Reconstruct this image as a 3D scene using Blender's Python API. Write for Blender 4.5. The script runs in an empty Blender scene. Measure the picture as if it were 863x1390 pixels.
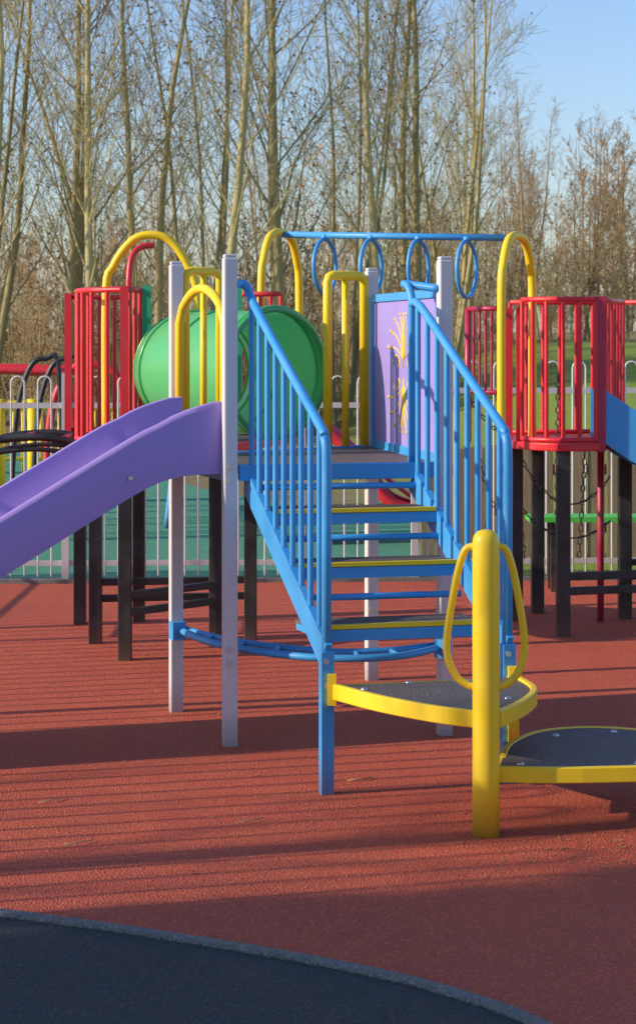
import bpy, math, random
from mathutils import Vector, Matrix
random.seed(7)
S=bpy.context.scene
COL=S.collection
V=Vector

# ---------------------------------------------------------------- materials
def newmat(name):
    m=bpy.data.materials.new(name); m.use_nodes=True
    nt=m.node_tree; b=nt.nodes['Principled BSDF']
    return m,nt,b
def N(nt,t,**k):
    n=nt.nodes.new(t)
    for a,v in k.items(): setattr(n,a,v)
    return n
def noise(nt,scale,detail=4,rough=.6,co=None):
    n=N(nt,'ShaderNodeTexNoise'); n.inputs['Scale'].default_value=scale
    n.inputs['Detail'].default_value=detail; n.inputs['Roughness'].default_value=rough
    if co is not None: nt.links.new(co,n.inputs['Vector'])
    return n
def ramp(nt,src,stops):
    r=N(nt,'ShaderNodeValToRGB'); cr=r.color_ramp
    while len(cr.elements)<len(stops): cr.elements.new(.5)
    for e,(p,c) in zip(cr.elements,stops):
        e.position=p; e.color=(c[0],c[1],c[2],1) if hasattr(c,'__len__') else (c,c,c,1)
    nt.links.new(src,r.inputs['Fac']); return r
def mixc(nt,fac,a,b,mode='MIX'):
    n=N(nt,'ShaderNodeMix',data_type='RGBA',blend_type=mode)
    for sock,val in ((n.inputs[0],fac),(n.inputs[6],a),(n.inputs[7],b)):
        if hasattr(val,'is_output'): nt.links.new(val,sock)
        elif hasattr(val,'__len__'): sock.default_value=(val[0],val[1],val[2],1)
        else: sock.default_value=val
    return n.outputs[2]
def bump(nt,b,h,strength,dist):
    n=N(nt,'ShaderNodeBump'); n.inputs['Strength'].default_value=strength; n.inputs['Distance'].default_value=dist
    nt.links.new(h,n.inputs['Height']); nt.links.new(n.outputs[0],b.inputs['Normal'])
def geo(nt):
    return N(nt,'ShaderNodeNewGeometry').outputs['Position']
def paint(name,c,rough=.38,dirt=.35,metal=0,transl=0):
    m,nt,b=newmat(name); p=geo(nt)
    n1=noise(nt,7,4,.65,p); n2=noise(nt,90,3,.7,p)
    f=ramp(nt,n1.outputs[0],[(.42,0),(.75,1)])
    dc=tuple(x*.62+.02 for x in c)
    lc=tuple(min(.9,x*.93+.03) for x in c)
    c1=mixc(nt,f.outputs[0],c,lc)
    f2=ramp(nt,n2.outputs[0],[(.60,0),(.74,dirt)])
    c2=mixc(nt,f2.outputs[0],c1,dc)
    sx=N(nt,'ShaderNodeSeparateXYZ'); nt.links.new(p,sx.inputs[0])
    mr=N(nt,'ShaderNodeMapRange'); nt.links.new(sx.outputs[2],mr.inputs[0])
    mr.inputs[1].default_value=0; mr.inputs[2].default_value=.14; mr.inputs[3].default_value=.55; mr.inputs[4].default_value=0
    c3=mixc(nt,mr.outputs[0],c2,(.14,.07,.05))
    nt.links.new(c3,b.inputs['Base Color'])
    rr=ramp(nt,n1.outputs[0],[(.3,rough-.06),(.7,rough+.16)])
    nt.links.new(rr.outputs[0],b.inputs['Roughness'])
    b.inputs['Metallic'].default_value=metal
    bump(nt,b,n2.outputs[0],.12,.002)
    if transl:
        tr=N(nt,'ShaderNodeBsdfTranslucent'); nt.links.new(c3,tr.inputs[0])
        mx=N(nt,'ShaderNodeMixShader'); mx.inputs[0].default_value=transl
        nt.links.new(b.outputs[0],mx.inputs[1]); nt.links.new(tr.outputs[0],mx.inputs[2])
        nt.links.new(mx.outputs[0],nt.nodes['Material Output'].inputs[0])
    return m
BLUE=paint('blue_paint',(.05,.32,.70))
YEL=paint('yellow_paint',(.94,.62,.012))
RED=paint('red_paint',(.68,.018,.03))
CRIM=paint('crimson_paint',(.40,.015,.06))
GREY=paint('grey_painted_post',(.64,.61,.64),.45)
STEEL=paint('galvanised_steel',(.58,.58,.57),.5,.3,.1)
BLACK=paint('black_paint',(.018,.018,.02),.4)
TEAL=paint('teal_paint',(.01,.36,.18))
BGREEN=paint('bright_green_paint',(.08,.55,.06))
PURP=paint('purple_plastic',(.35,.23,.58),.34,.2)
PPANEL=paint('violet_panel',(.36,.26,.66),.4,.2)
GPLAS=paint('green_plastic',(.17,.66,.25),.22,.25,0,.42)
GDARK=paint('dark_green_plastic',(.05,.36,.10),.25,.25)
BOLT=paint('bolt_steel',(.6,.6,.6),.3,.2,.9)

def grip():
    m,nt,b=newmat('grip_tread'); p=geo(nt)
    v=N(nt,'ShaderNodeTexVoronoi'); v.inputs['Scale'].default_value=90; nt.links.new(p,v.inputs['Vector'])
    n=noise(nt,9,5,.6,p); n2=noise(nt,150,2,.7,p)
    c=mixc(nt,n.outputs[0],(.05,.045,.045),(.17,.13,.12))
    c=mixc(nt,ramp(nt,n2.outputs[0],[(.5,0),(.75,.5)]).outputs[0],c,(.28,.22,.19))
    nt.links.new(c,b.inputs['Base Color']); b.inputs['Roughness'].default_value=.65
    bump(nt,b,v.outputs['Distance'],.6,.004); return m
GRIP=grip()

def rubber(name,ca,cb,cc,dk=.35):
    m,nt,b=newmat(name); p=geo(nt)
    big=noise(nt,.8,4,.6,p); mid=noise(nt,4,5,.7,p); fine=noise(nt,170,2,.8,p)
    v=N(nt,'ShaderNodeTexVoronoi'); v.inputs['Scale'].default_value=170; nt.links.new(p,v.inputs['Vector'])
    c=mixc(nt,ramp(nt,big.outputs[0],[(.3,0),(.7,1)]).outputs[0],ca,cb)
    c=mixc(nt,ramp(nt,mid.outputs[0],[(.42,0),(.75,.8)]).outputs[0],c,cc)
    c=mixc(nt,ramp(nt,fine.outputs[0],[(.42,.0),(.66,.9)]).outputs[0],c,tuple(x*dk for x in ca))
    g=ramp(nt,v.outputs['Color'],[(.70,0),(.92,.75)])
    c=mixc(nt,g.outputs[0],c,tuple(min(1,x*1.45+.05) for x in ca))
    nt.links.new(c,b.inputs['Base Color'])
    nt.links.new(ramp(nt,mid.outputs[0],[(.3,.62),(.7,.85)]).outputs[0],b.inputs['Roughness'])
    ad=N(nt,'ShaderNodeMath',operation='ADD'); nt.links.new(fine.outputs[0],ad.inputs[0]); nt.links.new(v.outputs['Distance'],ad.inputs[1])
    bump(nt,b,ad.outputs[0],1.0,.010); return m
REDR=rubber('red_rubber',(.82,.125,.050),(.70,.095,.045),(.86,.18,.075),.38)
GRNR=rubber('green_rubber',(.10,.42,.26),(.08,.35,.22),(.14,.45,.29))
ASPH=rubber('asphalt',(.05,.052,.056),(.04,.042,.046),(.075,.075,.078))
CONC=rubber('concrete_edging',(.25,.24,.22),(.2,.19,.18),(.3,.28,.25),.6)

def groundmat():
    m,nt,b=newmat('grass_and_litter'); p=geo(nt)
    n1=noise(nt,.25,6,.6,p); n2=noise(nt,6,6,.75,p); n3=noise(nt,60,3,.7,p)
    g=mixc(nt,n2.outputs[0],(.14,.26,.02),(.38,.44,.05))
    g=mixc(nt,ramp(nt,n3.outputs[0],[(.4,0),(.8,.6)]).outputs[0],g,(.06,.11,.015))
    l=mixc(nt,n2.outputs[0],(.12,.09,.04),(.36,.26,.11))
    sx=N(nt,'ShaderNodeSeparateXYZ'); nt.links.new(p,sx.inputs[0])
    a=N(nt,'ShaderNodeMath',operation='MULTIPLY_ADD'); nt.links.new(n1.outputs[0],a.inputs[0]); a.inputs[1].default_value=5; nt.links.new(sx.outputs[0],a.inputs[2])
    mr=N(nt,'ShaderNodeMapRange'); nt.links.new(a.outputs[0],mr.inputs[0]); mr.inputs[1].default_value=2.2; mr.inputs[2].default_value=4.2
    mr2=N(nt,'ShaderNodeMapRange'); nt.links.new(sx.outputs[1],mr2.inputs[0]); mr2.inputs[1].default_value=36; mr2.inputs[2].default_value=44; mr2.inputs[3].default_value=1; mr2.inputs[4].default_value=.15
    mu=N(nt,'ShaderNodeMath',operation='MULTIPLY'); nt.links.new(mr.outputs[0],mu.inputs[0]); nt.links.new(mr2.outputs[0],mu.inputs[1])
    c=mixc(nt,mu.outputs[0],l,g); nt.links.new(c,b.inputs['Base Color']); b.inputs['Roughness'].default_value=.9
    bump(nt,b,n3.outputs[0],.8,.04); return m
GROUND=groundmat()

def bark(name,a,c2):
    m,nt,b=newmat(name); p=geo(nt)
    n=noise(nt,3,3,.7,p); oi=N(nt,'ShaderNodeObjectInfo')
    c=mixc(nt,n.outputs[0],a,c2)
    mm=N(nt,'ShaderNodeMath',operation='MULTIPLY'); nt.links.new(oi.outputs['Random'],mm.inputs[0]); mm.inputs[1].default_value=.7
    c=mixc(nt,mm.outputs[0],c,tuple(x*.6 for x in a))
    nt.links.new(c,b.inputs['Base Color']); b.inputs['Roughness'].default_value=.85
    return m
BARK=bark('bark',(.38,.30,.13),(.62,.51,.25))
BARK2=bark('bark_brown',(.38,.26,.14),(.58,.41,.23))
def leafm(name,a,c2):
    m,nt,b=newmat(name); p=geo(nt); n=noise(nt,2.5,3,.6,p)
    nt.links.new(mixc(nt,n.outputs[0],a,c2),b.inputs['Base Color']); b.inputs['Roughness'].default_value=.7; return m
DLEAF=leafm('dead_leaf',(.30,.13,.04),(.46,.23,.08))
HLEAF=leafm('shade_hedge_leaf',(.03,.07,.015),(.08,.11,.03))
def wood():
    m,nt,b=newmat('weathered_wood'); p=geo(nt)
    mp=N(nt,'ShaderNodeMapping'); mp.inputs['Scale'].default_value=(9,9,.8); nt.links.new(p,mp.inputs[0])
    n=noise(nt,5,6,.7,mp.outputs[0]); n2=noise(nt,1.3,3,.6,p)
    c=mixc(nt,n.outputs[0],(.14,.09,.045),(.46,.31,.17)); c=mixc(nt,ramp(nt,n2.outputs[0],[(.4,0),(.7,.6)]).outputs[0],c,(.16,.14,.10))
    nt.links.new(c,b.inputs['Base Color']); b.inputs['Roughness'].default_value=.8
    bump(nt,b,n.outputs[0],.5,.01); return m
WOOD=wood()

# ---------------------------------------------------------------- mesh builder
def smoothp(pts,n=6,closed=False):
    pts=[V(p) for p in pts]; out=[]; L=len(pts)
    rng=L if closed else L-1
    for i in range(rng):
        if closed: p0,p1,p2,p3=pts[i-1],pts[i],pts[(i+1)%L],pts[(i+2)%L]
        else: p0,p1,p2,p3=pts[max(i-1,0)],pts[i],pts[i+1],pts[min(i+2,L-1)]
        for k in range(n):
            t=k/n
            out.append(.5*((2*p1)+(p2-p0)*t+(2*p0-5*p1+4*p2-p3)*t*t+(3*p1-p0-3*p2+p3)*t**3))
    if not closed: out.append(pts[-1])
    return out
class B:
    def __init__(s): s.v=[]; s.f=[]; s.sm=[]; s.mi=[]; s.cur=0
    def face(s,f,sm=False): s.f.append(f); s.sm.append(sm); s.mi.append(s.cur)
    def tube(s,pts,r,sides=10,closed=False,caps=True):
        pts=[V(p) for p in pts]; n=len(pts)
        rs=r if hasattr(r,'__len__') else [r]*n
        tang=[]
        for i in range(n):
            a=pts[i-1] if (i>0 or closed) else pts[i]
            b=pts[(i+1)%n] if (i<n-1 or closed) else pts[i]
            t=(b-a); tang.append(t.normalized() if t.length>1e-9 else V((0,0,1)))
        up=V((0,0,1)) if abs(tang[0].z)<.9 else V((1,0,0))
        x=tang[0].cross(up).normalized(); base=len(s.v)
        for i in range(n):
            x=(x-tang[i]*x.dot(tang[i])).normalized(); y=tang[i].cross(x)
            for k in range(sides):
                a=2*math.pi*k/sides
                s.v.append(pts[i]+(x*math.cos(a)+y*math.sin(a))*rs[i])
        for i in range(n if closed else n-1):
            j=(i+1)%n
            for k in range(sides):
                k2=(k+1)%sides
                s.face((base+i*sides+k,base+i*sides+k2,base+j*sides+k2,base+j*sides+k),True)
        if caps and not closed:
            s.face(tuple(base+k for k in reversed(range(sides))))
            s.face(tuple(base+(n-1)*sides+k for k in range(sides)))
    def ribbon(s,pts,w,z0,z1):
        P=[V((p[0],p[1],0)) for p in pts]; n=len(P); b=len(s.v); c=min(w,z1-z0)*.15
        for i in range(n):
            t=(P[min(i+1,n-1)]-P[max(i-1,0)]).normalized(); x=V((t.y,-t.x,0))
            for u,z in ((-w/2,z0+c),(-w/2+c,z0),(w/2-c,z0),(w/2,z0+c),(w/2,z1-c),(w/2-c,z1),(-w/2+c,z1),(-w/2,z1-c)): s.v.append(P[i]+x*u+V((0,0,z)))
        for i in range(n-1):
            for k in range(8): s.face((b+i*8+k,b+i*8+(k+1)%8,b+i*8+8+(k+1)%8,b+i*8+8+k))
        s.face(tuple(b+k for k in range(8))); s.face(tuple(b+(n-1)*8+k for k in range(8)))
    def slab(s,poly,z0,z1):
        n=len(poly); b=len(s.v)
        g=lambda z,p: z(p) if callable(z) else z
        for p in poly: s.v.append(V((p[0],p[1],g(z0,p))))
        for p in poly: s.v.append(V((p[0],p[1],g(z1,p))))
        s.face(tuple(b+i for i in reversed(range(n)))); s.face(tuple(b+n+i for i in range(n)))
        for i in range(n):
            j=(i+1)%n; s.face((b+i,b+j,b+n+j,b+n+i))
    def post(s,x,y,z0,z1,w=.05,ang=0,d=None):
        d=d or w; c,sn=math.cos(ang),math.sin(ang); P=[]
        for a,e in ((-1,-1),(1,-1),(1,1),(-1,1)):
            u,v=a*w/2,e*d/2; P.append((x+u*c-v*sn,y+u*sn+v*c))
        s.slab(P,z0,z1)
    def beam(s,p0,p1,w,h):
        p0,p1=V(p0),V(p1); d=(p1-p0).normalized(); x=d.cross(V((0,0,1))).normalized(); z=x.cross(d)
        b=len(s.v)
        for p in (p0,p1):
            for a,e in ((-1,-1),(1,-1),(1,1),(-1,1)): s.v.append(p+x*a*w/2+z*e*h/2)
        for q in ((3,2,1,0),(4,5,6,7),(0,1,5,4),(1,2,6,5),(2,3,7,6),(3,0,4,7)): s.face(tuple(b+i for i in q))
    def dome(s,c,r,flat=.5,n=10,m=4):
        b=len(s.v)
        for i in range(m):
            a=math.pi/2*i/m
            for k in range(n):
                t=2*math.pi*k/n; s.v.append(V((c[0]+r*math.cos(a)*math.cos(t),c[1]+r*math.cos(a)*math.sin(t),c[2]+r*flat*math.sin(a))))
        s.v.append(V((c[0],c[1],c[2]+r*flat)))
        for i in range(m-1):
            for k in range(n): s.face((b+i*n+k,b+i*n+(k+1)%n,b+(i+1)*n+(k+1)%n,b+(i+1)*n+k),True)
        for k in range(n): s.face((b+(m-1)*n+k,b+(m-1)*n+(k+1)%n,b+m*n),True)
    def done(s,name,mat,parent=None,bevel=0,solid=0,recalc=True):
        me=bpy.data.meshes.new(name); me.from_pydata([tuple(v) for v in s.v],[],s.f)
        me.polygons.foreach_set('use_smooth',s.sm)
        for mm in (mat if isinstance(mat,(list,tuple)) else [mat]): me.materials.append(mm)
        me.polygons.foreach_set('material_index',s.mi); me.update()
        if recalc:
            import bmesh
            bm=bmesh.new(); bm.from_mesh(me); bmesh.ops.recalc_face_normals(bm,faces=bm.faces); bm.to_mesh(me); bm.free()
        o=bpy.data.objects.new(name,me); COL.objects.link(o)
        if parent: o.parent=parent
        if solid:
            m=o.modifiers.new('s','SOLIDIFY'); m.thickness=solid; m.offset=0
        if bevel:
            m=o.modifiers.new('b','BEVEL'); m.width=bevel; m.segments=2; m.limit_method='ANGLE'; m.angle_limit=math.radians(40)
        return o
def empty(name,loc=(0,0,0)):
    e=bpy.data.objects.new(name,None); COL.objects.link(e); e.empty_display_size=.2; return e
def lerp(a,b,t): return tuple(a[i]+(b[i]-a[i])*t for i in range(len(a)))
def along(pts,sp):
    pts=[V(p) for p in pts]; out=[pts[0]]
    tot=sum((pts[i+1]-pts[i]).length for i in range(len(pts)-1)); n=max(1,round(tot/sp)); sp=tot/n; need=sp; acc=0
    for i in range(len(pts)-1):
        a,b=pts[i],pts[i+1]; L=(b-a).length
        while acc+L>=need-1e-6 and len(out)<n+1:
            out.append(a+(b-a)*((need-acc)/L)); need+=sp
        acc+=L
    return out
def barrier(bb,pts,z0,z1,sp=.09,r=.011,rr=.014):
    for z in (z0,z1): bb.tube([(p[0],p[1],z) for p in pts],rr)
    for p in along([(p[0],p[1],0) for p in pts],sp): bb.tube([(p.x,p.y,z0),(p.x,p.y,z1)],r,8,caps=False)

# ---------------------------------------------------------------- ground sheets
def gh(x,y):
    def ss(a,b,t): t=max(0,min(1,(t-a)/(b-a))); return t*t*(3-2*t)
    h=1.35*ss(14.5,36,y)*ss(-1,4.5,x) + .35*ss(30,60,y)
    if y>14: h+=.05*math.sin(x*.9+y*.4)*ss(14,20,y)
    return h-.014
xs=[-300,-150,-80,-50,-35]+[i*1.0 for i in range(-26,27)]+[35,50,80,150,300]
ys=[-300,-100,-40,-20,-10,0,8,12]+[13+i for i in range(50)]+[70,85,110,160,300]
b=B()
for y in ys:
    for x in xs: b.v.append(V((x,y,gh(x,y))))
nx=len(xs)
for j in range(len(ys)-1):
    for i in range(nx-1): b.face((j*nx+i,j*nx+i+1,(j+1)*nx+i+1,(j+1)*nx+i),True)
b.done('ground',GROUND,recalc=False)
def sheet(name,poly,z,mat):
    b=B(); 
    for p in poly: b.v.append(V((p[0],p[1],z)))
    b.face(tuple(range(len(poly)))); return b.done(name,mat,recalc=False)
sheet('green_play_surface',[(-12,11.3),(.9,11.5),(1.2,13),(-.5,22),(-1.5,25),(-12,25)],-.005,GRNR)
sheet('red_play_surface',[(-3.9,-3),(5.2,-3),(5.2,11.72),(0,11.52),(-3.9,11.35)],0.0,REDR)
edge=[tuple(p)[:2] for p in smoothp([(-3.9,6.05,0),(-2.4,5.46,0),(-.83,4.84,0),(-.4,4.66,0),(0,4.46,0),(.28,4.27,0),(.50,4.02,0),(.66,3.6,0),(.72,2.8,0),(.72,1.5,0),(.72,-3,0)],8)]
sheet('asphalt_path',list(reversed(edge))+[(-3.9,-3)],.006,ASPH)
b=B(); b.ribbon(edge,.042,-.03,.016); b.done('path_edging',CONC)

# ---------------------------------------------------------------- blue climbing tower
PA,PB,PC,PD=(-.325,6.87),(-.571,7.50),(.479,7.06),(.235,8.19)
T=empty('climbing_tower')
ang=math.atan2(PC[1]-PA[1],PC[0]-PA[0])
b=B()
for p,a in ((PA,ang),(PB,ang),(PC,ang),(PD,ang)):
    b.post(p[0],p[1],-.02,1.80,.052,a)
b.done('posts',GREY,T,.006)
b=B()
for p in (PA,PB,PC,PD):
    b.post(p[0],p[1],1.80,1.812,.046,ang)
b.done('post_caps',GREY,T,.004)
b=B()
b.slab([(-.30,6.92),(.45,7.09),(.225,8.14),(-.53,7.49)],1.0,1.03)
b.done('deck_grip',GRIP,T,.004)
b=B()
for p,q in ((PA,PC),(PC,PD),(PD,PB),(PB,PA)):
    b.beam((*lerp(p,q,.04),1.005),(*lerp(p,q,.96),1.005),.035,.060)
b.done('deck_frame',BLUE,T,.004)
b=B()
o1=smoothp([(-.571,7.5,.335),(-.42,7.16,.335),(-.2,6.92,.335),(.05,6.79,.335),(.3,6.84,.335),(.479,7.06,.335)],8)
o2=smoothp([(-.55,7.5,.335),(-.38,7.24,.335),(-.17,7.05,.335),(.06,6.93,.335),(.27,6.96,.335),(.46,7.09,.335)],8)
b.tube(o1,.014); b.tube(o2,.014)
for i in (7,12,17,22,27,32): b.tube([o1[i],o2[i]],.010,8)
b.beam((-.571,7.46,.335),(-.55,7.42,.335),.055,.07); b.beam((.479,7.03,.335),(.46,7.0,.335),.055,.07)
b.done('curved_brace',BLUE,T)
b=B()
def UF(p,q,z0,z1,r=.017,mid=None):
    p,q=V((*p,0)),V((*q,0)); d=(q-p); L=d.length; u=d/L; c=.03
    pts=[p+V((0,0,z0)),p+V((0,0,z1-c)),p+u*c*.3+V((0,0,z1-c*.3)),p+u*c+V((0,0,z1)),q-u*c+V((0,0,z1)),q-u*c*.3+V((0,0,z1-c*.3)),q+V((0,0,z1-c)),q+V((0,0,z0))]
    b.tube(pts,r)
    if mid: 
        m=p+d*mid; b.tube([m+V((0,0,z0)),m+V((0,0,z1))],r*.8)
UF(lerp(PB,PD,.045),lerp(PB,PD,.21),1.03,1.775,.018,.52)
UF(lerp(PB,PD,.76),lerp(PB,PD,.96),1.03,1.775,.021,.48)
a0,a1=V((*lerp(PA,PB,.09),0)),V((*lerp(PA,PB,.93),0))
arc=[a1+V((0,0,1.04)),a1+V((0,0,1.56))]
for i in range(1,12):
    t=i/12; q=a1.lerp(a0,t); arc.append(q+V((0,0,1.58+.115*math.sin(math.pi*t)**.7)))
arc+= [a0+V((0,0,1.56)),a0+V((0,0,1.04))]
b.tube(arc,.018)
b.beam(a0+V((0,0,1.03)),a1+V((0,0,1.03)),.03,.04)
b.done('yellow_frames',YEL,T)
b=B()
pc,pd=lerp(PC,PD,.07),lerp(PC,PD,.93)
b.beam((*pc,1.355),(*pd,1.355),.014,.60); b.done('play_panel',PPANEL,T)
b=B()
for z in (1.045,1.675): b.beam((*pc,z),(*pd,z),.028,.034)
for p in (lerp(PC,PD,.055),lerp(PC,PD,.945)): b.post(p[0],p[1],1.03,1.692,.03,math.atan2(pd[1]-pc[1],pd[0]-pc[0]))
b.done('panel_frame',BLUE,T,.003)
b=B()
dd=(V((*pd,0))-V((*pc,0))).normalized(); nn=V((-dd.y,dd.x,0))
if nn.x>0: nn=-nn
mid=(V((*pc,0))+V((*pd,0)))/2+nn*.007
def pp(u,v): return mid+dd*u+V((0,0,1.36+v))
TH=.0033
for vs in (1,-1):
    for sg in (1,-1):
        for (eu,ev,cu,cv) in ((.05,.235,.0,.17),(.13,.215,.03,.19),(.20,.165,.08,.17),(.24,.10,.12,.12)):
            pts=[]
            for i in range(9):
                t=i/8; u=2*t*(1-t)*cu+t*t*eu; v=(1-t)**2*.055+2*t*(1-t)*cv+t*t*ev
                pts.append(pp(sg*u,vs*v))
            b.tube(pts,TH,5)
            b.tube([pp(sg*eu,vs*ev),pp(sg*eu*1.02,vs*(ev+.012))],TH*2,6)
        b.tube([pp(sg*(.10+1.45*(.05-.038*i/12)*math.cos(4.4*i/12)),vs*(.035+(.05-.038*i/12)*math.sin(4.4*i/12))) for i in range(13)],TH,5)
    b.tube([pp(0,vs*.02),pp(0,vs*.25)],TH,5)
b.done('panel_scrollwork',YEL,T)
b=B()
for p in (PA,PB,PC,PD):
    for z in (.31,.36,.98,1.03):
        q=V((p[0],p[1]-.03,z)); b.tube([q,q+V((0,-.007,0))],.009,8)
b.done('bolts',BOLT,T)

# stairs
ST=empty('play_stairs')
L0,L1,R0,R1=(-.25,6.90),(.028,6.14),(.371,7.03),(.640,6.29)
Lp=lambda t:lerp(L0,L1,t); Rp=lambda t:lerp(R0,R1,t)
bt=B(); bb=B(); by=B()
for t,z in ((.27,.875),(.535,.705),(.80,.520)):
    i0,i1=.03,.98
    def q(tt,w): return lerp(Lp(tt),Rp(tt),w)
    bt.slab([q(t-.25,i0),q(t-.25,i1),q(t-.012,i1),q(t-.012,i0)],z-.006,z+.004)
    bb.slab([q(t-.24,i0),q(t-.24,i1),q(t-.02,i1),q(t-.02,i0)],z-.03,z-.008)
    bb.beam((*q(t,i0),z-.026),(*q(t,i1),z-.026),.014,.038)
    by.beam((*q(t-.004,i0),z+.0025),(*q(t-.004,i1),z+.0025),.022,.014)
    bb.tube([(*q(t-.25,i0),z+.075),(*q(t-.25,i1),z+.075)],.012)
bt.done('treads',GRIP,ST); by.done('nosings',YEL,ST)
b2=B()
b2.beam((*q(-.005,.02),1.022),(*q(-.005,.98),1.022),.03,.022)
b2.done('top_nosing',BLUE,ST)
zs=lambda t:.955-.50*t
zh=lambda t:1.645-.47*t
for P,side in ((Lp,-1),(Rp,1)):
    bb.beam((*P(-.03),zs(-.03)),(*P(1.0),zs(1.0)),.024,.092)
    e=P(1.0)
    if side<0:
        top=[(PA[0]+.02,PA[1]-.012,1.70),(-.285,6.895,1.705),(-.262,6.90,1.69),(*P(.05),zh(.05)+.006)]
    else:
        top=[(*P(-.06),1.0),(*P(-.06),1.56),(*P(-.05),1.64),(*P(-.10),1.70),(*P(-.14),1.71),(.46,7.055,1.69)]
        bb.tube(smoothp(top,5),.0155); top=[(*P(-.055),1.63),(*P(.05),zh(.05))]
    pts=top+[(*P(.5),zh(.5)),(*P(.93),zh(.93)),(*P(.975),zh(.975)-.012),(*P(1.0),zh(1)-.06),(*P(1.0),.9)]
    bb.tube(smoothp(pts,5)+[V((*e,.40))],.0165)
    bb.post(e[0],e[1],-.02,.47,.042,ang)
    n=9
    for i in range(n):
        t=.02+.90*i/(n-1); bb.tube([(*P(t),zs(t)-.02),(*P(t),zh(t))],.0105,8,caps=False)
bb.done('blue_frame',BLUE,ST)
b=B()
for P in (Lp,Rp):
    for z in (.44,.36): 
        e=P(1.0); b.tube([(e[0],e[1]-.02,z),(e[0],e[1]-.028,z)],.01,8)
b.done('bolts',BOLT,ST)

# entry platform + post
EP=empty('entry_platform')
E,E2,F=(.028,6.14),(.64,6.29),(.507,5.63)
arcL=[tuple(p)[:2] for p in smoothp([(.055,6.10,0),(.20,5.90,0),(.36,5.74,0),(.475,5.665,0)],6)]
arcR=[tuple(p)[:2] for p in smoothp([(.545,5.66,0),(.645,5.85,0),(.70,6.05,0),(.665,6.26,0)],6)]
poly=arcL+arcR
b=B(); b.slab(poly,.345,.362); b.done('platform_grip',GRIP,EP)
b=B()
for arc_ in (arcL,arcR): b.ribbon(arc_,.022,.318,.370)
b.beam((.075,6.15,.33),(.62,6.28,.33),.03,.05)
b.post(.045,6.105,.30,.40,.03); b.post(.655,6.25,.1,.40,.035)
b.done('platform_rim',YEL,EP)
b=B()
zz=[-.02,.2,.5,.8,.885]; 
b.tube([(F[0],F[1],z) for z in zz]+[(F[0],F[1],.905),(F[0],F[1],.918),(F[0],F[1],.924)],[.041]*5+[.037,.026,.008],24)
dl=V((-.95,.30,0)).normalized(); dr=V((.97,.20,0)).normalized()
prof=[(.03,.872),(.062,.862),(.085,.80),(.105,.70),(.120,.60),(.118,.53),(.092,.475),(.055,.45),(.03,.447)]
for d in (dl,dr): b.tube(smoothp([V((F[0],F[1],0))+d*u+V((0,0,z)) for u,z in prof],5),.0115)
b.done('yellow_post',YEL,EP)
b=B()
for x,y in ((.15,6.05),(.3,6.17),(.5,6.2),(.6,5.9)):
    b.dome((x,y,.362),.012)
b.done('screws',BOLT,EP)
LS=empty('lower_step_pad')
pa=[tuple(p)[:2] for p in smoothp([(.575,5.80,0),(.62,6.0,0),(.74,6.19,0),(.93,6.25,0),(1.15,6.16,0),(1.33,5.95,0)],6)]
pol=[(.55,5.665),(.80,5.655),(1.36,5.72)]
b=B(); b.slab(pol+list(reversed(pa)),.178,.196); b.done('pad_grip',GRIP,LS)
b=B()
b.ribbon(smoothp([(*p,0) for p in pol],4),.022,.152,.200); b.ribbon(pa,.02,.154,.199)
b.tube([(1.38,5.83,-.02),(1.38,5.83,.85),(1.38,5.83,.88)],[.041,.041,.02],16)
b.done('pad_rim',YEL,LS)
b=B()
for x,y in ((.62,5.71),(.78,6.12),(.98,5.72),(.98,6.18)): b.dome((x,y,.196),.012)
b.done('screws',BOLT,LS)

# slide
SL=empty('slide')
ab=V((PB[0]-PA[0],PB[1]-PA[1],0)); Wd=ab.length; ab.normalize(); sn=V((-.931,-.364,0))
st=[]
for i in range(44):
    t=-.02+2.25*i/43
    if t<.13: z=1.05
    elif t<1.72:
        z=1.05-.575*(t-.13)
        if t<.30: z=1.05-.575*(t-.13)**2/(.34)
        else: z=1.05-.575*.085-.575*(t-.30)
    else: z=1.05-.575*.085-.575*1.42
    z=max(z,.20); hw=.165+.055*max(0,1-max(0,t-.02)/.22)
    st.append((t,z,hw))
zz=[z for _,z,_ in st]
for _ in range(2): zz=[zz[0]]+[(zz[i-1]+zz[i]+zz[i+1])/3 for i in range(1,len(zz)-1)]+[zz[-1]]
b=B(); O=V((PA[0],PA[1],0))+ab*.035
W=Wd-.09
th=.034
for (t,_,hw),z in zip(st,zz):
    P=O+sn*(t+.02)
    for u,h in ((0,-.05),(-.004,hw-.02),(.003,hw-.004),(th/2,hw),(th-.003,hw-.004),(th,hw-.02),(th+.012,.03),(th+.04,0),(W-th-.04,0),(W-th-.012,.03),(W-th,hw-.02),(W-th+.003,hw-.004),(W-th/2,hw),(W-.003,hw-.004),(W,hw-.02),(W,-.05)):
        b.v.append(P+ab*u+V((0,0,z+h)))
k=16
for i in range(len(st)-1):
    for j in range(k): b.face((i*k+j,i*k+(j+1)%k,(i+1)*k+(j+1)%k,(i+1)*k+j),True)
b.face(tuple(range(k))); b.face(tuple((len(st)-1)*k+j for j in range(k)))
o=b.done('chute',PURP,SL)
m=o.modifiers.new('e','EDGE_SPLIT'); m.split_angle=math.radians(50)
b=B()
for u in (.08,W-.08):
    P=O+sn*1.95+ab*u; b.post(P.x,P.y,-.02,.17,.04)
b.done('slide_legs',GREY,SL)
b=B()
for t in (.35,.9,1.4):
    i=int((t+.02)/2.25*43); P=O+sn*(t+.02)-ab*.004
    b.tube([P+V((0,0,zz[i]+.02)),P-ab*.008+V((0,0,zz[i]+.02))],.009,8)
b.done('bolts',BOLT,SL)

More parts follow.
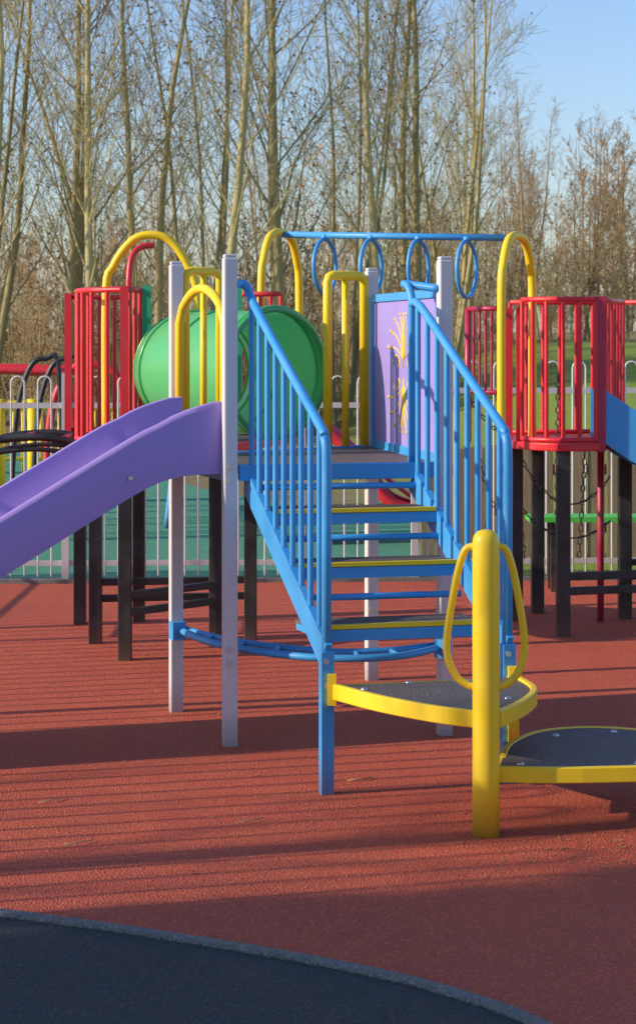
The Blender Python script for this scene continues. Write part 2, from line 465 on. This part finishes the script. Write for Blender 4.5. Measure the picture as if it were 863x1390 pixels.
# ---------------------------------------------------------------- tunnel
TU=empty('tunnel_tube')
path=smoothp([(-.18,7.93,1.355),(-.38,8.165,1.355),(-.53,8.43,1.355),(-.59,8.74,1.355),(-.59,9.05,1.355)],6)
b=B(); b.tube(path,.268,48,caps=False); o=b.done('tunnel_shell',GPLAS,TU,recalc=False)
b=B()
def ring(c,t,R,r,sides=8):
    c,t=V(c),V(t).normalized(); x=t.cross(V((0,0,1))).normalized(); y=x.cross(t)
    b.tube([c+(x*math.cos(a)+y*math.sin(a))*R for a in [2*math.pi*i/48 for i in range(48)]],r,sides,True)
for i,R,r in ((0,.274,.016),(1,.274,.012),(7,.268,.009),(13,.270,.010),(19,.268,.009),(24,.274,.012)): ring(path[i],(path[min(i+1,24)]-path[max(i-1,0)]),R,r)
b.done('flanges',GDARK,TU)

# ---------------------------------------------------------------- left red tower
LT=empty('red_play_tower')
b=B(); deckL=[(-.92,8.67),(-1.10,8.82),(-1.19,9.08),(-1.17,9.4),(-1.31,9.8),(-.95,9.95),(-.18,9.6),(-.30,9.2),(-.46,8.85)]
b.slab(deckL,.955,1.0); b.done('deck',RED,LT,.006)
b=B(); b.slab([lerp(p,(-.75,9.3),.06) for p in deckL],1.0,1.006); b.done('deck_grip',GRIP,LT)
b=B()
for x,y in ((-.90,8.70),(-1.095,9.18),(-.336,9.29),(-.50,9.10),(-1.25,9.8),(-.95,9.9)): b.post(x,y,-.02,.955,.062)
for z in (.30,.22): 
    b.beam((-1.095,9.18,z),(-.336,9.29,z),.03,.035)
    b.beam((-.90,8.70,z),(-.50,9.10,z),.03,.035)
b.done('legs',BLACK,LT,.004)
b=B()
barrier(b,smoothp([(-.90,8.68,0),(-1.08,8.80,0),(-1.17,9.05,0),(-1.15,9.35,0)],6),1.02,1.73,.095)
barrier(b,[(-.90,8.68,0),(-.85,9.15,0)],1.02,1.735,.12)
barrier(b,[(-1.31,9.8,0),(-1.0,9.9,0)],1.02,1.72,.09)
barrier(b,[(-.40,9.6,0),(-.19,9.55,0)],1.02,1.73,.06)
for x,y in ((-.90,8.67),(-1.31,9.78),(-1.15,9.38)): b.post(x,y,.99,1.74,.034)
b.tube(smoothp([(-.80,9.06,1.955),(-.86,9.04,1.945),(-.90,9.0,1.89),(-.91,8.97,1.78)],5)+[V((-.91,8.95,.4)),V((-.91,8.95,-.02))],.0155)
b.done('red_barriers',RED,LT)
b=B()
for x,y in ((-.83,9.05),(-.41,9.55)): b.post(x,y,1.0,1.76,.04)
b.done('teal_posts',TEAL,LT)
b=B()
pts=[(-1.03,1.0),(-1.03,1.72),(-.995,1.85),(-.93,1.95),(-.86,2.0),(-.76,2.0),(-.69,1.95),(-.63,1.85),(-.59,1.74),(-.58,1.5)]
b.tube(smoothp([(x,9.06,z) for x,z in pts],4),.021)
b.done('yellow_arch',YEL,LT)
AC=empty('arched_climber')
b=B(); rails=[]
for yy in (9.12,9.55):
    pts=[(-1.16,yy,.99),(-1.4,yy-.02,1.02),(-1.7,yy-.04,.97),(-2.05,yy-.06,.80),(-2.35,yy-.08,.50),(-2.55,yy-.1,.0)]
    s_=smoothp(pts,6); rails.append(s_); b.tube(s_,.019)
    s2=[p-V((0,0,.06)) for p in s_[2:24]]; b.tube(s2,.012)
b.done('arched_rails',BLACK,AC)
b=B()
for i in range(3,30,4): b.tube([rails[0][i],rails[1][i]],.013,8)
b.done('rungs',RED,AC)

# ---------------------------------------------------------------- right red tower
RT=empty('red_play_tower')
b=B(); deckR=[tuple(p)[:2] for p in smoothp([(.96,9.95,0),(.99,9.62,0),(1.10,9.42,0),(1.25,9.33,0),(1.42,9.38,0)],5)]+[(1.62,9.75),(1.66,10.2),(1.1,10.3)]
b.slab(deckR,.935,.975); b.done('deck',RED,RT,.006)
b=B()
for x,y in ((1.054,9.92),(1.235,9.40),(1.645,10.0),(1.2,10.2)): b.post(x,y,-.02,.935,.068)
for z in (.30,.225): b.beam((1.235,9.40,z),(2.6,9.75,z),.03,.04); b.beam((1.645,10.0,z),(2.6,10.2,z),.03,.035)
b.post(2.6,9.75,-.02,.935,.068)
b.done('legs',BLACK,RT,.004)
b=B()
fr=smoothp([(.99,9.66,0),(1.08,9.46,0),(1.22,9.36,0),(1.40,9.40,0)],6)
barrier(b,fr[4:],.99,1.70,.082)
barrier(b,[(1.42,9.42,0),(1.66,10.15,0)],.99,1.70,.10)
barrier(b,[(1.05,10.2,0),(1.6,10.25,0)],.99,1.70,.10)
barrier(b,[(1.66,10.2,0),(2.7,10.2,0)],.99,1.70,.10)
b.post(.985,9.68,.97,1.66,.045); b.post(1.03,9.58,.97,1.66,.025)
b.done('red_barriers',RED,RT)
b=B()
b.post(1.425,9.42,.93,1.715,.05)
b.tube([(1.50,9.9,0),(1.50,9.9,.97)],.018)
barrier(b,[(.80,9.95,0),(.94,9.75,0)],1.22,1.66,.05,.008)
b.tube([(.80,9.95,.95),(.80,9.95,1.66)],.018)
b.done('crimson_parts',CRIM,RT)
b=B()
for off in (0,.5):
    s0=len(b.v)
    for i in range(13):
        t=i/12; x=1.45+1.5*t; y=9.40-.10*t+off; z=1.0-.78*t
        for dy,dz in ((0,-.05),(0,.22),(.03,.22),(.03,-.05)): b.v.append(V((x,y+dy,z+dz+(.02 if i==0 else 0))))
    for i in range(12):
        for j in range(4): b.face((s0+i*4+j,s0+i*4+(j+1)%4,s0+i*4+4+(j+1)%4,s0+i*4+4+j))
    b.face((s0,s0+1,s0+2,s0+3)); b.face(tuple(s0+48+j for j in range(4)))
s0=len(b.v)
for x,z in ((1.45,.98),(2.95,.20)):
    for y in (9.42,9.9): b.v.append(V((x,y,z)))
b.face((s0,s0+1,s0+3,s0+2))
b.done('blue_slide',BLUE,RT)

RB=empty('hanging_ring_bar')
bl,br=V((-.20,10.0,2.06)),V((.985,9.5,2.015))
b=B(); b.tube([bl,br],.018)
bdir=(br-bl).normalized(); perp=V((-bdir.y,bdir.x,0)).normalized()
for t in (.20,.405,.61,.815):
    c=bl.lerp(br,t)-V((0,0,.165)); 
    pl=(perp*.995+bdir*.06).normalized()
    b.tube([c+pl*math.cos(a)*.135+V((0,0,math.sin(a)*.145)) for a in [2*math.pi*i/28 for i in range(28)]],.0115,8,True)
    b.tube([c+V((0,0,.14)),c+V((0,0,.17))],.022,8)
b.done('bar_and_rings',BLUE,RB)
b=B()
for c,zb,ww in ((bl,1.0,.25),(br+V((.03,0,0)),.96,.27)):
    h=c.z; A1=c-perp*ww; A2=c+perp*ww; A1.z=A2.z=0
    pts=[A1+V((0,0,zb)),A1+V((0,0,h-.30)),A1.lerp(A2,.06)+V((0,0,h-.14)),A1.lerp(A2,.22)+V((0,0,h-.02)),A1.lerp(A2,.5)+V((0,0,h+.012)),A1.lerp(A2,.78)+V((0,0,h-.02)),A1.lerp(A2,.94)+V((0,0,h-.14)),A2+V((0,0,h-.30)),A2+V((0,0,zb))]
    b.tube(smoothp(pts,5),.022)
b.done('yellow_arches',YEL,RB)

CN=empty('climbing_chains')
b=B()
def chain(p,q,sag):
    p,q=V(p),V(q); n=int((q-p).length/.035)
    for i in range(n):
        t=i/n; c=p.lerp(q,t)-V((0,0,sag*4*t*(1-t))); t2=(i+1)/n; c2=p.lerp(q,t2)-V((0,0,sag*4*t2*(1-t2)))
        w=.010; ax=V((w,0,0)) if i%2 else V((0,w,0)); d=(c2-c)*.62
        b.tube([c-d*.1+ax,c+d+ax,c+d*1.3,c+d-ax,c-d*.1-ax,c-d*.4],.0035,4,True)
chain((1.06,9.95,.9),(1.62,10.3,.75),.22); chain((1.06,9.95,.62),(1.62,10.3,.5),.14); chain((1.3,10.1,1.3),(1.3,10.15,.25),0)
chain((.98,10.0,1.4),(1.12,10.1,.3),.0); chain((.85,9.95,.9),(1.0,10.1,.5),.05); chain((1.45,10.1,.95),(1.42,10.15,.3),0)
chain((.80,9.95,1.2),(1.1,10.1,.95),.06)
b.done('chains',BLACK,CN)

GB=empty('park_bench')
b=B()
for y in (11.05,11.13,11.21): b.beam((1.25,y,.43),(2.6,y,.43),.07,.03)
b.done('seat_slats',BGREEN,GB)
b=B()
for x in (1.4,2.45):
    b.post(x,11.06,-.02,.41,.04); b.post(x,11.2,-.02,.41,.04)
b.done('bench_legs',BLACK,GB)

# ---------------------------------------------------------------- bow-top railings
def railing(name,p,q,sp=.095,h=1.30,mat=STEEL,rh=.034,br_=.0065,hi=None):
    e=empty(name); p,q=V((*p,0)),V((*q,0)); L=(q-p).length; u=(q-p)/L; n=int(L/sp); n-=n%2
    b=B()
    for i in range(0,n,2):
        a=p+u*(i*sp); c=p+u*((i+1)*sp); m=(a+c)/2; r=sp/2
        pts=[a+V((0,0,.04)),a+V((0,0,h-r))]
        for k in range(1,6):
            th=math.pi*k/6; pts.append(m-u*math.cos(th)*r+V((0,0,h-r+math.sin(th)*r)))
        pts+=[c+V((0,0,h-r)),c+V((0,0,.04))]
        b.tube(pts,br_,5,caps=False)
    b.done('bow_top_bars',mat,e)
    b=B()
    for z in (.12,hi or h-.18): b.beam(p+V((0,0,z)),q+V((0,0,z)),.010,rh)
    k=int(L/2.3)
    for i in range(k+1):
        c=p+u*(i*2.3); b.post(c.x,c.y,-.02,h+.02,.045,math.atan2(u.y,u.x))
    b.done('rails_and_posts',mat,e)
railing('bow_top_railing',(-3.85,11.36),(.55,11.55),.082,1.27)
railing('bow_top_railing',(.60,11.55),(5.3,11.75),.082,1.36)
railing('bow_top_railing',(-3.1,2.4),(-3.1,11.3),.125,1.70,STEEL,.020,.0078,.60)
railing('bow_top_railing',(5.3,2.5),(5.3,11.7),.090,1.30)
b=B(); b.beam((-3.9,11.36,.0),(5.3,11.76,.0),.10,.05); b.done('concrete_kerb',CONC)

WF=empty('wooden_fence')
b=B(); x=.75; rnd=random.Random(3)
while x<7:
    w=.095+rnd.random()*.02; h=.74+rnd.random()*.04
    b.post(x,12.75+.05*(x-.75)+rnd.uniform(-.005,.005),-.02,h,w,.05+rnd.uniform(-.03,.03),.02); x+=w+.010
b.done('palings',WOOD,WF,.003)
b=B()
for z in (.2,.6): b.beam((.7,12.79,z),(7,13.1,z),.05,.07)
b.done('fence_rails',WOOD,WF)

# ---------------------------------------------------------------- far playground on the left
YF=empty('yellow_railing')
b=B()
for z in (.16,.72): b.tube([(-6.5,20.5,z),(-1.6,21,z)],.022,8)
x=-6.5
while x<-1.6: b.tube([(x,20.5+(x+6.5)*.102,0),(x,20.5+(x+6.5)*.102,.78)],.014,6); x+=.10
b.done('rails_and_bars',YEL,YF)
RF=empty('climbing_frame')
b=B()
for y in (15,16.1):
    b.tube(smoothp([(-4.0,y,0),(-3.95,y,1.05),(-3.6,y,1.22),(-2.3,y,1.24),(-2.0,y,1.1),(-1.95,y,0)],5),.035)
for x in (-3.5,-3.1,-2.7,-2.3): b.tube([(x,15,1.22),(x,16.1,1.22)],.022)
b.tube(smoothp([(-2.1,14.3,0),(-2.05,14.3,.9),(-1.9,14.3,1.25),(-1.7,14.3,1.30),(-1.5,14.3,1.1),(-1.45,14.3,0)],5),.03)
b.done('red_hoops',RED,RF)
b=B()
for dx in (0,.16):
    b.tube(smoothp([(-2.30+dx,13.9,0),(-2.25+dx,13.9,.9),(-2.15+dx,13.9,1.28),(-2.03+dx,13.9,1.35),(-1.93+dx,13.9,1.25),(-1.90+dx,13.9,0)],5),.02)
b.done('black_hoops',BLACK,RF)
b=B()
for x in (-3.2,-2.9,-2.6): b.tube([(x,17,0),(x,17,.95)],.05)
b.tube([(-3.4,17,.9),(-2.3,17,.9)],.04)
b.done('yellow_bars',YEL,RF)
BC=empty('blue_climber')
b=B()
for y in (14.8,15.4):
    b.tube(smoothp([(-1.20,y,0),(-1.12,y,.62),(-1.0,y,.85),(-.86,y,.62),(-.78,y,0)],5),.025)
for z,xx in ((.15,-1.18),(.33,-1.16),(.52,-1.13),(.70,-1.09),(.15,-.80),(.33,-.82),(.52,-.85)): b.tube([(xx,14.8,z),(xx,15.4,z)],.02)
b.done('climber_frame',BLUE,BC)
RS=empty('red_slide')
b=B()
b.tube(smoothp([(.05,13.6,.85),(.3,13.6,.62),(.55,13.6,.30),(.95,13.6,.2)],6),.05)
b.tube(smoothp([(.05,14.0,.85),(.3,14.0,.62),(.55,14.0,.30),(.95,14.0,.2)],6),.05)
b.slab([(.05,13.6),(.05,14.0),(.1,14.0),(.1,13.6)],0,.85)
b.slab([(.08,13.62),(.9,13.62),(.9,13.98),(.08,13.98)],lambda p:.80-.75*(p[0]-.05),lambda p:.83-.75*(p[0]-.05))
b.done('red_chute',RED,RS)

# ---------------------------------------------------------------- trees
def tree_mesh(name,seed,H,r0,stems,nb,leaves=0,mats=(None,),spread=1.0,start=.16,droop=0,minr=.0045,wb=.055,lean=.12):
    rd=random.Random(seed); b=B()
    nseg=[12,5,3,2]; sides=[6,4,3,3]; wob=[wb,.13,.2,.3]; trop=[.03,.11,.09,.03-droop]
    tips=[]
    def rv(): return V((rd.gauss(0,1),rd.gauss(0,1),rd.gauss(0,1)))*.58
    def br(p,d,L,r,l):
        n=nseg[l]; sg=L/n; pts=[p.copy()]; rs=[r]; ds=[d.copy()]
        for i in range(n):
            d=(d+rv()*wob[l]+V((0,0,trop[l]))).normalized(); p=p+d*sg
            pts.append(p.copy()); ds.append(d.copy()); rs.append(max(minr*.8,r*(1-.85*(i+1)/n)))
        b.tube(pts,rs,sides[l],caps=False)
        if l==3:
            tips.append(p); return
        cnt=nb[l]
        for k in range(cnt):
            t0=[start,.15,.1][l]; t=t0+(1-t0)*((k+rd.random())/cnt)
            fi=min(n-1,int(t*n)); fr=t*n-fi; q=pts[fi].lerp(pts[fi+1],fr); dd=ds[fi+1]
            side=dd.cross(rv()).normalized(); a=[rd.uniform(.4,.8),rd.uniform(.4,.8),rd.uniform(.4,.9)][l]*spread
            nd=(dd*math.cos(a)+side*math.sin(a)).normalized()
            LL=[H*.25*(1.15-.75*t)*rd.uniform(.6,1.2),L*.5*(1.1-.5*t)*rd.uniform(.6,1.2),L*.5*rd.uniform(.5,1.2)][l]
            rr=max(minr,(rs[fi]*.36 if l==0 else rs[fi]*.5)*rd.uniform(.6,1))
            br(q,nd,LL,rr,l+1)
    for s_ in range(stems):
        a=rd.uniform(0,6.28); k=0 if stems==1 else rd.uniform(.03,lean); o=.15*(stems>1)
        br(V((math.cos(a)*o,math.sin(a)*o,-.1)),V((math.cos(a)*k,math.sin(a)*k,1)).normalized(),H*rd.uniform(.8,1),r0*rd.uniform(.6,1),0)
    if leaves:
        b.cur=1
        for _ in range(leaves):
            c=rd.choice(tips)+rv()*.08; x=rv().normalized()*.033; y=x.cross(rv()).normalized()*.024; i=len(b.v)
            b.v+= [c-x,c-y,c+x,c+y]; b.face((i,i+1,i+2,i+3))
    me=bpy.data.meshes.new(name); me.from_pydata([tuple(v) for v in b.v],[],b.f)
    me.polygons.foreach_set('use_smooth',b.sm); me.polygons.foreach_set('material_index',b.mi)
    for m in mats: me.materials.append(m)
    me.update(); return me
protos=[tree_mesh('tree_a',1,12,.095,1,(30,8,5),0,(BARK,DLEAF)),
        tree_mesh('tree_b',2,11,.085,3,(17,7,4),0,(BARK,DLEAF),lean=.2),
        tree_mesh('tree_c',3,12.5,.10,2,(23,7,5),900,(BARK,DLEAF),lean=.2),
        tree_mesh('tree_d',4,10,.06,4,(14,7,4),250,(BARK,DLEAF),lean=.2),
        tree_mesh('tree_e',5,9,.07,2,(22,7,5),0,(BARK2,DLEAF),1.1,.10,.05)]
bushm=[tree_mesh('bush_a',11,3.6,.022,10,(8,6,3),200,(BARK2,DLEAF),1.2,.05,lean=.4,wb=.12),
       tree_mesh('bush_b',12,3.0,.020,12,(8,5,3),150,(BARK,DLEAF),1.3,.03,lean=.4,wb=.12)]
def inst(name,me,x,y,s,rz,tilt=(0,0),z=None):
    o=bpy.data.objects.new(name,me); COL.objects.link(o); o.location=(x,y,(gh(x,y) if z is None else z)); o.scale=(s,s,s); o.rotation_euler=(tilt[0],tilt[1],rz); return o
rd=random.Random(22)
tl=[(-5.0,27,1,1.0),(-4.5,25.5,0,.95),(-3.9,28,2,.95),(-3.2,26,0,.9),(-2.5,28,1,1.0),(-1.8,28.5,3,1.05),(-1.3,26,0,.95),(-.35,27,2,1.05),(.4,30,3,1.0),(.9,27,0,.85),(1.7,31,2,.92),(2.4,34,1,.85),(3.0,37,0,.82),(3.4,39,3,.75),
    (-7.0,27,0,1.0),(-9.5,26,1,1),(-6.2,35,4,.7),(-4.6,37,4,.7),(-3.0,34,4,.7),(-1.2,37,4,.75),(.4,36,4,.7),(2.0,39,4,.7),
    (4.3,41,4,.66),(5.0,44,4,.62),(5.9,42,4,.58),(7.2,41,4,.6),(9.5,40,0,.8),(11,36,2,.9)]
for x,y,k,s in tl: inst('bare_tree',protos[k],x,y,s,rd.uniform(0,6.28),(rd.uniform(-.05,.05),rd.uniform(-.05,.05)))
for i in range(34):
    x=-7.5+i*.42+rd.uniform(-.3,.3); y=rd.uniform(29,34) if x<1.5 else rd.uniform(38,43)
    inst('bare_shrub',bushm[i%2],x,y,rd.uniform(.7,1.25),rd.uniform(0,6.28))
inst('bare_tree',protos[0],-9.0,2.95,.8,1.0,z=0)  # unseen tree added on the sun side for a narrow shadow band

dm=tree_mesh('dw',31,7,.08,3,(15,6,3),0,(BARK2,),1.1,.06,minr=.011)
vs=[v.co.copy() for v in dm.vertices]; fs=[tuple(p.vertices) for p in dm.polygons]
AV=[];AF=[]
for i in range(38):
    x=-18+i*1.15+rd.uniform(-.8,.8); y=rd.uniform(52,74); s=rd.uniform(.6,.85)*(1 if x<5 else 1.2); R=Matrix.Rotation(rd.uniform(0,6.28),3,'Z')
    base=len(AV); off=V((x,y,gh(x,y)))
    AV+=[tuple(R@v*s+off) for v in vs]; AF+=[tuple(base+j for j in f) for f in fs]
me=bpy.data.meshes.new('distant_woodland'); me.from_pydata(AV,[],AF); me.materials.append(BARK2); me.update()
o=bpy.data.objects.new('distant_woodland',me); COL.objects.link(o)

b=B(); r3=random.Random(5)  # leaf screen out of view, added to shade the near ground
for i in range(22000):
    c=V((-9.6+r3.uniform(-.4,.4),r3.uniform(-5,2.55),0)); c.z=r3.uniform(0,5.2+.2*math.sin(c.y*2.3)+.1*math.sin(c.y*7))
    x=V((r3.gauss(0,1),r3.gauss(0,1),r3.gauss(0,1))).normalized()*.13; y=x.cross(V((r3.gauss(0,1),r3.gauss(0,1),r3.gauss(0,1)))).normalized()*.09
    k=len(b.v); b.v+=[c-x,c-y,c+x,c+y]; b.face((k,k+1,k+2,k+3))
b.done('unseen_shade_hedge',HLEAF,recalc=False)

b=B(); r3=random.Random(9)
for i in range(300):
    if i<150: c=V((r3.gauss(.85,.22),r3.gauss(5.5,.16),.004))
    else: c=V((r3.uniform(-1.6,1.8),r3.uniform(4.6,10.5),.004))
    s=r3.uniform(.003,.010) if i<150 else r3.uniform(.004,.014); a=r3.uniform(0,6.28)
    x=V((math.cos(a)*s,math.sin(a)*s,r3.uniform(-.002,.003))); y=V((-math.sin(a)*s*.5,math.cos(a)*s*.5,.001)); k=len(b.v)
    b.v+=[c-x,c-y,c+x,c+y]; b.face((k,k+1,k+2,k+3))
b.done('leaf_litter',DLEAF,recalc=False)
b=B()
for x,y in ((-.25,5.75),(-.9,6.0),(.1,6.3),(-.75,5.5)):
    a=r3.uniform(-.6,.6); p=V((x,y,.006)); b.tube([p,p+V((math.cos(a)*.05,math.sin(a)*.05,.004)),p+V((math.cos(a+.3)*.1,math.sin(a+.3)*.1,0))],.0022,5)
b.done('fallen_twigs',BARK2)

# ---------------------------------------------------------------- light, sky, camera
EL=math.radians(23); dx,dy=1.0,.25
ln=math.hypot(dx,dy); sdir=V((dx/ln*math.cos(EL),dy/ln*math.cos(EL),-math.sin(EL)))
L=bpy.data.lights.new('sun','SUN'); L.energy=5; L.angle=math.radians(.5); L.color=(1,.89,.68)
o=bpy.data.objects.new('sun',L); COL.objects.link(o); o.rotation_euler=sdir.to_track_quat('-Z','Y').to_euler()
w=bpy.data.worlds.new('World'); S.world=w; w.use_nodes=True; nt=w.node_tree
bg=nt.nodes['Background']; sk=nt.nodes.new('ShaderNodeTexSky'); sk.sky_type='NISHITA'; sk.sun_disc=False
sk.sun_elevation=EL; sk.sun_rotation=math.atan2(-dx,-dy); sk.air_density=1.3; sk.dust_density=.7; sk.ozone_density=3.0
wb=mixc(nt,1.0,sk.outputs[0],(1.08,1.15,1.45),'MULTIPLY')   # cool white balance of the sky
nt.links.new(wb,bg.inputs[0]); bg.inputs[1].default_value=.14
cd=bpy.data.cameras.new('camera'); cam=bpy.data.objects.new('camera',cd); COL.objects.link(cam); S.camera=cam
cam.location=(0,0,1.5); cam.rotation_euler=(math.radians(90),0,0)
cd.sensor_fit='VERTICAL'; cd.sensor_height=38.5; cd.lens=70; cd.shift_y=-235/1390; cd.clip_end=1000
cd.dof.use_dof=True; cd.dof.focus_distance=6.6; cd.dof.aperture_fstop=11
S.view_settings.view_transform='Standard'; S.view_settings.look='None'; S.view_settings.exposure=0
